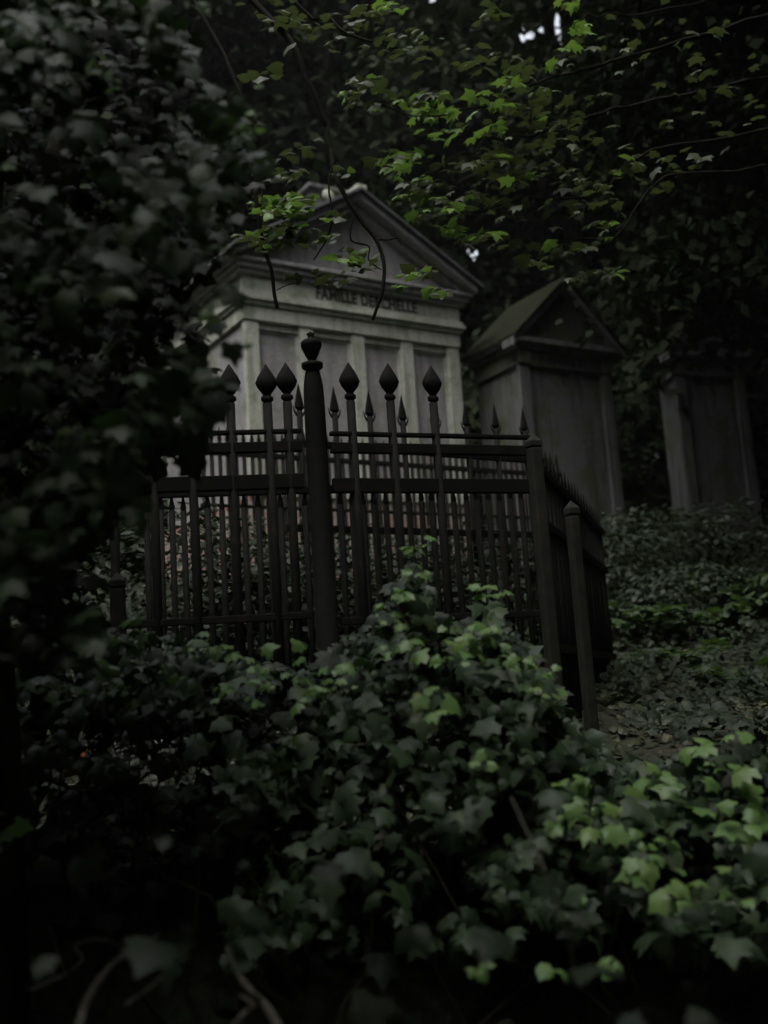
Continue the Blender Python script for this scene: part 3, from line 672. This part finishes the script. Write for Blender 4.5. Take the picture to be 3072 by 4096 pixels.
# ------------------------------------------------------------------ ivy-clad tree on the left
ly = gz(-1.15, 2.75)
ivyt = empty('ivy_covered_tree', 'ivy-smothered tree trunk filling the left edge, its ivy hanging out towards the pediment', 'tree', (-1.15, 2.75, ly))
tb = MB()
tb.tube([(0, 0, -.3), (.02, .03, .8), (-.04, .05, 1.8), (.05, .1, 3.0), (-.02, .0, 4.2), (.1, 0, 6)], [.24, .18, .16, .15, .13, .08], 12)
for i in range(9):
    z = 1.2 + i * .33; tip = np.array([rng.uniform(.15, .5), rng.uniform(-.3, .2), z + rng.uniform(-.1, .5)])
    tb.tube(limb_path((0, 0, z), tip, 6, .5, .3), np.linspace(.035, .006, 7), 6)
tb.build('trunk', 'bark', ivyt, 0, True)
EY = [-300, 0, 150, 300, 450, 600, 720, 850, 1000, 1150, 1300, 1450, 1560, 1680, 1800, 1950, 2080, 2200, 2350, 2480, 2620]
EX = [800, 760, 850, 850, 950, 1040, 1090, 1070, 940, 860, 880, 920, 950, 840, 760, 640, 520, 420, 380, 420, 300]
def left_sample(n, inset=0, d0=1.95, d1=2.9, pull=1.0):
    py = rng.uniform(-300, 2650, n); e = np.interp(py, EY, EX) - inset; px = e - (e + 250) * rng.uniform(0, 1, n) ** pull
    px = px + rng.normal(0, 28, n); return px, py, rng.uniform(d0, d1, n)
def ivy_hang(n):
    return unit(np.array([.15, -.62, .55]) + rng.normal(0, .42, (n, 3))), unit(np.array([.35, -.1, -.9]) + rng.normal(0, .4, (n, 3)))
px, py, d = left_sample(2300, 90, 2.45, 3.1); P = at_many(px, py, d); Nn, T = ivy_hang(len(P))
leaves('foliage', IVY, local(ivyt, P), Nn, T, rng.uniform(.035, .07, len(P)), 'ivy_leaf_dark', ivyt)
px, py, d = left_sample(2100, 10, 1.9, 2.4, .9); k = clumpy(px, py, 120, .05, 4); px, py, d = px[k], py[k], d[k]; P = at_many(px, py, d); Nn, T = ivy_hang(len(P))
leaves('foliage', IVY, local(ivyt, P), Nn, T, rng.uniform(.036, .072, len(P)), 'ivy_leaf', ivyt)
LY = [(350, 260, 1.2), (430, 310, 1.1), (390, 290, .8), (560, 10, .8), (1000, 490, .9), (985, 530, .6), (890, 1000, .7), (870, 1215, 1.1), (990, 1365, 1.0), (230, 30, .8), (300, 1740, 1.0), (190, 2120, 1.1), (800, 20, .7), (20, 670, .7)]
P, Nn, T, S = [], [], [], []
for x, y, s in LY: rosette(at(x, y, 2.1), np.array([.1, -.6, .6]), rng.integers(3, 5), .036 * s, P, Nn, T, S)
leaves('young_leaves', IVY, local(ivyt, np.array(P)), np.array(Nn), np.array(T), np.array(S), 'ivy_leaf_young', ivyt)

# ------------------------------------------------------------------ overhanging maple branches
def branch_tree(name, label, root, path_specs, clusters, depth, groundpt, mats=('maple_leaf', 'maple_leaf_bright'), size=.07):
    t = empty(name, label, 'tree', (groundpt[0], groundpt[1], gz(*groundpt)))
    off = np.array(t.location)
    tr = MB(); R0 = np.array(root)
    tr.tube([(0, 0, -.4), (.05, .02, 1.5), tuple((R0 - off) * .6 + np.array([0, 0, .3])), tuple(R0 - off)], [.16, .13, .10, .07], 10)
    for pts, r in path_specs:
        Pp = [R0 - off] + [at(*q) - off for q in pts]; out = []
        for i in range(len(Pp) - 1):
            for s in np.linspace(0, 1, 5, endpoint=False): out.append(Pp[i] * (1 - s) + Pp[i + 1] * s + (rng.normal(0, .012, 3)))
        out.append(Pp[-1]); tr.tube(out, np.linspace(r, .003, len(out)), 6)
    tr.build('trunk', 'dark_twig', t, 0, True)
    for kind in (0, 1):
        P, Nn, T, S = [], [], [], []
        for cx, cy, w, h, n, br in clusters:
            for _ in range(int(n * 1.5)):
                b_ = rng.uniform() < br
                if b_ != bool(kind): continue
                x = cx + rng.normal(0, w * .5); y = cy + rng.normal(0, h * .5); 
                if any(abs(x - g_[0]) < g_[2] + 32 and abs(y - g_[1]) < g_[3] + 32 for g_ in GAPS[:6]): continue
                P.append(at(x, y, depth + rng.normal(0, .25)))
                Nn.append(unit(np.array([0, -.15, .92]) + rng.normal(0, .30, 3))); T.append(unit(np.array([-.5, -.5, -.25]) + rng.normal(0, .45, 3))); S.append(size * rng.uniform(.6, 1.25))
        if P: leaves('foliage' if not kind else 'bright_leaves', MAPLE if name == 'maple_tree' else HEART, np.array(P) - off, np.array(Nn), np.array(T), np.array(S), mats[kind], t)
    return t
CL = [(1411, 380, 50, 30, 4, .3), (1504, 413, 40, 25, 4, .2), (1660, 395, 150, 26, 12, .4), (1723, 455, 150, 34, 26, .9), (1892, 380, 80, 30, 9, .6), (2010, 422, 70, 30, 10, .7), (2044, 340, 45, 30, 6, .5),
      (2150, 360, 70, 26, 7, .3), (1816, 540, 110, 26, 12, .8), (1985, 523, 70, 34, 10, .5), (1640, 625, 130, 26, 16, .6), (1512, 641, 40, 20, 4, .5), (1600, 675, 60, 30, 9, .9), (1672, 728, 110, 14, 8, .3),
      (1892, 667, 120, 26, 14, .05), (2010, 624, 110, 30, 14, .05), (2080, 700, 120, 30, 14, .1), (1700, 785, 150, 26, 16, .35), (1790, 850, 110, 26, 14, .4), (1690, 860, 60, 14, 6, .2),
      (1816, 928, 70, 22, 9, .8), (1942, 953, 90, 22, 10, .3), (2086, 995, 100, 20, 10, .2), (2128, 1050, 70, 20, 8, .35), (2240, 1004, 60, 20, 7, .2), (2314, 1097, 50, 20, 6, .15), (2423, 1088, 60, 22, 6, .15),
      (2331, 990, 40, 14, 4, .1), (2440, 905, 40, 32, 5, .4), (2280, 34, 60, 30, 9, .85), (2331, 118, 50, 30, 8, .8), (2270, 200, 60, 30, 8, .5), (1563, 25, 90, 26, 10, .6),
      (2200, 500, 300, 200, 50, .02), (2350, 760, 300, 160, 40, .02), (2000, 250, 300, 60, 24, .05), (1900, 790, 260, 90, 26, .05), (2680, 180, 330, 150, 20, .0), (2850, 430, 260, 180, 16, .0), (2700, 640, 260, 120, 10, .0)]
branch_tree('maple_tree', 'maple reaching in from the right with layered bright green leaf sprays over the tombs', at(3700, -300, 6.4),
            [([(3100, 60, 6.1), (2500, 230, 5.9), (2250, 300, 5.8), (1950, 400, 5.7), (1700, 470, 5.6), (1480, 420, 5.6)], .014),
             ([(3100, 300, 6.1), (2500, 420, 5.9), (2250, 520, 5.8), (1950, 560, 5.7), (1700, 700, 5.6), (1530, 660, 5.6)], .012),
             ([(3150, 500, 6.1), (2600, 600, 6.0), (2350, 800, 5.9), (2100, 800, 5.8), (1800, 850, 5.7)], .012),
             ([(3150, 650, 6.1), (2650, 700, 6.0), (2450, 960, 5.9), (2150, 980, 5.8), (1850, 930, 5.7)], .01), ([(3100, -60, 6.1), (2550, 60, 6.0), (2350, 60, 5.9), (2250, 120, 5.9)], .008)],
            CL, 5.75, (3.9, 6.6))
CL2 = [(1150, 800, 110, 22, 24, .7), (1090, 840, 80, 26, 22, .6), (1160, 850, 90, 30, 26, .6), (1130, 915, 90, 34, 22, .5), (1070, 960, 90, 40, 16, .1), (1250, 800, 60, 20, 6, .3), (1280, 950, 80, 30, 9, .1), (1420, 1010, 80, 36, 12, .35), (1460, 1060, 90, 30, 12, .3),
       (1640, 1100, 60, 20, 6, .4), (1610, 1150, 26, 10, 2, .9), (1700, 1090, 60, 22, 8, .15), (1350, 870, 60, 26, 6, .1), (1300, 1110, 160, 24, 12, .1), (1750, 1170, 50, 16, 5, .1),
       (1259, 110, 120, 80, 18, .0), (1450, 60, 140, 60, 18, .05), (1622, 190, 130, 60, 18, .03), (1487, 320, 70, 50, 9, .03), (1120, 60, 120, 60, 14, .02), (1050, 300, 80, 60, 6, 0), (1200, 620, 90, 60, 8, 0), (1150, 700, 100, 30, 10, .05), (1380, 690, 60, 20, 4, .1), (1950, 60, 90, 40, 8, .1)]
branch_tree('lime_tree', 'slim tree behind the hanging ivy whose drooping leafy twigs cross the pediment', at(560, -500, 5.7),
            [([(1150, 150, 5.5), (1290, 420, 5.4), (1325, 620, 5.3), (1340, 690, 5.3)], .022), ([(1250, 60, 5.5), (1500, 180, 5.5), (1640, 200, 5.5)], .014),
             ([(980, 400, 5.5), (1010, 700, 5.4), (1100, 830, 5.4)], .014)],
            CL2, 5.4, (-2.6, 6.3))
# the bare hanging twigs across the pediment
stem('dark hanging twig that forks over the pediment and curves down across the lettering',
     [(1325, 600, 5.3), (1340, 700, 5.25), (1390, 800, 5.2), (1450, 890, 5.2), (1505, 960, 5.2), (1535, 1050, 5.2), (1532, 1150, 5.2), (1512, 1220, 5.2), (1490, 1280, 5.2)], .013, .008, 'dark_twig', 'hanging_twig')
stem('dark hanging twig crossing the left end of the frieze', [(1020, 760, 5.2), (1035, 880, 5.2), (1060, 1000, 5.2), (1085, 1080, 5.2), (1098, 1180, 5.2), (1110, 1232, 5.2)], .011, .009, 'dark_twig', 'hanging_twig')
stem('thin twig dropping from the fork and bending left across the pediment', [(1335, 640, 5.25), (1315, 750, 5.25), (1330, 850, 5.25), (1310, 950, 5.25), (1255, 1040, 5.25)], .006, .003, 'dark_twig', 'hanging_twig')
stem('short side twig pointing right from the curved hanging twig', [(1500, 958, 5.2), (1550, 960, 5.2), (1590, 955, 5.2), (1605, 985, 5.2)], .005, .002, 'dark_twig', 'hanging_twig')
stem('thin looping twig left of the curved hanging twig', [(1410, 870, 5.2), (1405, 960, 5.2), (1475, 985, 5.2), (1475, 1040, 5.2), (1525, 1080, 5.2)], .005, .003, 'dark_twig', 'hanging_twig')
stem('hair-thin twig running from the left hanging twig to the frieze', [(1108, 1160, 5.2), (1150, 1140, 5.2), (1200, 1130, 5.2)], .003, .002, 'dark_twig', 'hanging_twig')

# ------------------------------------------------------------------ bank plants, litter
def fern(label, px, py, d, s, n=9, mat='fern_leaf'):
    p = at(px, py, d); x, y = p[0], p[1]; g = gz(x, y)
    t = empty('bank_plant', label, 'plant', (x, y, g), 0, 'low leafy plants on the bank')
    P, Nn, T, S = [], [], [], []; m_ = MB()
    for i in range(n):
        a = 2 * math.pi * i / n + rng.uniform(-.3, .3); L = s * rng.uniform(.6, 1.1); dr = np.array([math.cos(a), math.sin(a), 0])
        pts = [dr * L * q * .8 + np.array([0, 0, L * (1.1 * q - .75 * q * q)]) for q in np.linspace(0, 1, 7)]; m_.tube(pts, np.linspace(.006, .002, 7), 4)
        for q in np.linspace(.25, 1, 9):
            c = dr * L * q * .8 + np.array([0, 0, L * (1.1 * q - .75 * q * q)]); sd = np.cross(dr, [0, 0, 1])
            for sg in (-1, 1):
                P.append(c); T.append(sd * sg + dr * .4 + rng.normal(0, .15, 3)); Nn.append(np.array([0, 0, 1]) + rng.normal(0, .25, 3)); S.append(L * .26 * (1.25 - q * .8) * rng.uniform(.8, 1.2))
    m_.build('stalks', 'twig', t); leaves('leaves', OVAL, np.array(P), np.array(Nn), np.array(T), np.array(S), mat, t)
for i, (px, py, d, s, lab) in enumerate([
        (2560, 2060, 12.2, .75, 'leafy plant at the foot of the dark gap between the two right tombs'), (2700, 2120, 11.5, .7, 'low plant below the left corner of the gabled right tomb'),
        (2860, 2180, 11.0, .7, 'low plant below the middle of the gabled right tomb'), (2420, 2250, 10.0, .65, 'plant on the bank just right of the lone mossy post'),
        (2600, 2330, 9.4, .65, 'plant in the middle of the right bank'), (2780, 2420, 9.0, .7, 'plant on the bank near the right edge'), (2980, 2330, 9.5, .8, 'plant cut by the right edge of the picture'),
        (2230, 2330, 9.6, .55, 'small plant seen between the two mossy posts'), (1980, 2420, 8.8, .5, 'small plant behind the bars beside the corner post'), (2700, 2600, 7.6, .5, 'low plant where the bank meets the litter'),
        (2900, 2700, 7.0, .45, 'low plant on the litter slope near the right edge'), (90, 2750, 4.8, .4, 'tuft of leaves at the left edge below the trunk'), (250, 2700, 5.3, .35, 'tuft of leaves left of the broken stone')]):
    fern(lab, px, py, d, s)
def dark_bush(label, px, py, d, w, h, n, mat='ivy_leaf_dark'):
    p = at(px, py, d); g = gz(p[0], p[1]); h = p[2] - g
    t = empty('low_bush', label, 'bush', (p[0], p[1], g), 0, 'low dark bushes on the bank and among the railings')
    q = rnd_dir(n) * (rng.uniform(.35, 1, n) ** .5)[:, None] * np.array([w, w * .6, h * .55]) + np.array([0, 0, h * .5]); q[:, 2] = np.abs(q[:, 2])
    m_ = MB()
    for i in range(14):
        e_ = q[rng.integers(0, n)]; m_.tube(limb_path((rng.normal(0, .05), rng.normal(0, .05), -.05), e_, 5, .4), [.012, .009, .007, .005, .004, .002], 5)
    m_.build('stems', 'twig', t); leaves('foliage', OVAL, q, unit(q - np.array([0, 0, h * .2])) * .6 + np.array([0, -.1, .6]) + rng.normal(0, .4, (n, 3)), rnd_dir(n) + np.array([0, 0, -.4]), rng.uniform(.04, .085, n), mat, t)
for a in (('tall dark bush hiding the left foot of the gabled right tomb', 2560, 2040, 11.4, 1.0, 1, 2600), ('tall dark bush in front of the gabled right tomb, towards the right edge', 2900, 2010, 11.6, 1.0, 1, 2600),
          ('dark bush at the foot of the narrow mossy tomb, right of the lone post', 2420, 2130, 10.2, .7, 1, 2200), ('rounded dark bush on the bank near the right edge', 2800, 2260, 9.6, .8, 1, 2400),
          ('dark bush between the railings below the large tomb, left of the urn post', 1000, 2090, 7.3, .85, 1, 2600), ('dark bush between the railings straight below the lettering', 1430, 2120, 7.4, .8, 1, 2600),
          ('dark bush between the railings near the right corner post', 1830, 2120, 7.3, .8, 1, 2600), ('dark bush behind the left end of the railing, under the hanging ivy', 640, 2010, 6.4, .8, 1, 2600), ('dark bush just inside the close-set bars, left of the urn post', 1080, 2230, 6.2, .6, 1, 1800), ('dark bush just inside the close-set bars, right of the urn post', 1640, 2220, 6.4, .6, 1, 1800)): dark_bush(*a)
def litter():
    n = 26000; x = rng.uniform(-7, 7, n); y = rng.uniform(3.6, 14, n); z = ground_z(x, y) + rng.uniform(0, .05, n)
    P = np.stack([x, y, z], 1); Nn = unit(np.array([0, -.2, 1]) + rng.normal(0, .35, (n, 3)))
    o = leaves('leaf_litter', HEART, P, Nn, rnd_dir(n), rng.uniform(.02, .06, n), 'litter_leaf'); tag(o, 'fallen leaves and ground ivy covering the bank', 'leaf litter', None, 'stuff')
    n = 42000; x = rng.uniform(-5, 8, n); y = rng.uniform(4.6, 14.5, n); k = (np.sin(x * 2.1 + y) * np.cos(y * 1.7 - x) > -.8) & ((x > 1.2) | (y > 6)); x, y = x[k], y[k]; n = len(x)
    hgt = .10 + .09 * np.sin(x * 3.3 + y * 2.1) + .05 * np.sin(x * 7 - y * 5)
    P = np.stack([x, y, ground_z(x, y) + np.abs(hgt) * rng.uniform(.1, 1, n)], 1)
    o = leaves('ground_ivy', IVY, P, unit(np.array([0, -.35, .9]) + rng.normal(0, .4, (n, 3))), rnd_dir(n) + np.array([0, -.3, -.2]), rng.uniform(.035, .08, n), 'ivy_leaf_dark'); tag(o, 'dark ivy carpet creeping over the bank up to the tombs', 'ground cover', None, 'stuff')
litter()

# ------------------------------------------------------------------ kerb under the railing
def kerb(label, pxa, pxb, py, d0, d1, mat, seed, thick=.16):
    a, b_ = at(pxa, py, d0), at(pxb, py, d1); L = np.linalg.norm((b_ - a)[:2]); yaw = math.atan2(b_[1] - a[1], b_[0] - a[0]); r = np.random.default_rng(seed)
    g = min(gz(a[0], a[1]), gz(b_[0], b_[1])) - .15
    t = empty('grave_kerb', label, 'kerb', (a[0], a[1], g), yaw); x = 0; h = a[2] - g
    while x < L:
        w = r.uniform(.16, .34); m_ = MB(); m_.box(x + .004, min(x + w, L), -thick / 2 + r.uniform(-.012, .012), thick / 2, 0, h + r.uniform(-.03, .0)); m_.build('kerb_stone', mat, t, .014); x += w
kerb('crumbling low stone kerb carrying the railing', 335, 2140, 2965, 4.5, 4.95, 'rubble', 3)
kerb('lower mossy kerb in front of the left end of the railing', 190, 1050, 3130, 4.1, 4.2, 'mossy_stone', 5)
# ------------------------------------------------------------------ stones by the left end of the railing
def rock(name, label, cat, px, py, d, sx, sy, sz, mat, rz=0, seed=0, lift=0):
    p = at(px, py, d); x, y = p[0], p[1]; g = p[2] - sz * .5 if lift is None else gz(x, y)
    r = np.random.default_rng(seed)
    import bmesh
    bm = bmesh.new(); bmesh.ops.create_cube(bm, size=1); bmesh.ops.subdivide_edges(bm, edges=bm.edges[:], cuts=5, use_grid_fill=True)
    ph = r.uniform(0, 6, 6)
    for v in bm.verts:
        c = v.co; n_ = math.sin(c.x * 7 + ph[0]) * math.cos(c.y * 6 + ph[1]) + math.sin(c.z * 8 + ph[2] + c.x * 4) ; f = 1 + .05 * n_ + r.normal(0, .012)
        L = max(abs(c.x), abs(c.y), abs(c.z)) * 2; rr = c.length * 2; k = .25; f *= (1 - k) + k * (1.2 / max(rr, .1))
        v.co = Vector((c.x * sx * f, c.y * sy * f, (c.z + .35) * sz * f))
    me = bpy.data.meshes.new(name); bm.to_mesh(me); bm.free(); o = link(name, me, mat); o.location = (x, y, g); o.rotation_euler = (r.uniform(-.1, .1), r.uniform(-.1, .1), rz)
    tag(o, label, cat)
rock('broken_stone', 'pale broken stone block left of the dark end post', 'stone', 395, 2925, 4.47, .13, .12, .10, 'rubble', .1, 1, None)
rock('broken_stone', 'small pale stone just right of the dark end post', 'stone', 535, 2925, 4.5, .09, .09, .07, 'rubble', .5, 2, None)
rock('broken_stone', 'mossy stone lump lying right of the terracotta shard', 'stone', 660, 3085, 4.13, .17, .12, .06, 'rubble', -.1, 3, None)
rock('broken_stone', 'small pale stone under the ivy left of centre', 'stone', 905, 3065, 4.16, .07, .08, .05, 'rubble', .7, 4, None)
rock('broken_stone', 'small flat stone between the rubble and the ivy', 'stone', 470, 3090, 4.1, .09, .1, .06, 'mossy_stone', .7, 6, None)
def shard():
    p = at(270, 3085, 4.08)
    t = empty('terracotta_pot', 'orange-brown broken terracotta pot lying in the dark undergrowth at lower left', 'pot', tuple(p))
    m_ = MB(); k = 14; prof = [(.055, 0), (.085, .11), (.092, .112), (.092, .135), (.08, .135), (.078, .11), (.05, .01)]
    vs = [(r * math.cos(math.pi * 1.25 * j / (k - 1)), r * math.sin(math.pi * 1.25 * j / (k - 1)), z + .006 * math.sin(j * 2.1)) for r, z in prof for j in range(k)]
    m_.add(vs, [(i * k + j, i * k + j + 1, (i + 1) * k + j + 1, (i + 1) * k + j) for i in range(len(prof) - 1) for j in range(k - 1)])
    o = m_.build('shard', 'terracotta', t, 0, True); o.rotation_euler = (rad(75), rad(20), rad(70))
    s_ = o.modifiers.new('solid', 'SOLIDIFY'); s_.thickness = .006
shard()

HAZE = .0006
# ------------------------------------------------------------------ thin haze added to lift the dark background
m = bpy.data.materials.new('haze'); m.use_nodes = True; nt = m.node_tree; nt.nodes.remove(nt.nodes['Principled BSDF'])
pv = nt.nodes.new('ShaderNodeVolumePrincipled'); pv.inputs['Color'].default_value = (.9, .92, .95, 1); pv.inputs['Density'].default_value = HAZE; pv.inputs['Anisotropy'].default_value = .0
nt.links.new(pv.outputs[0], nt.nodes['Material Output'].inputs['Volume']); MATS['haze'] = m
hz = MB().box(-140, 140, -70, 140, -3, 48).build('haze', 'haze'); tag(hz, 'thin added haze that lifts the dark background under the trees', 'haze', None, 'stuff')
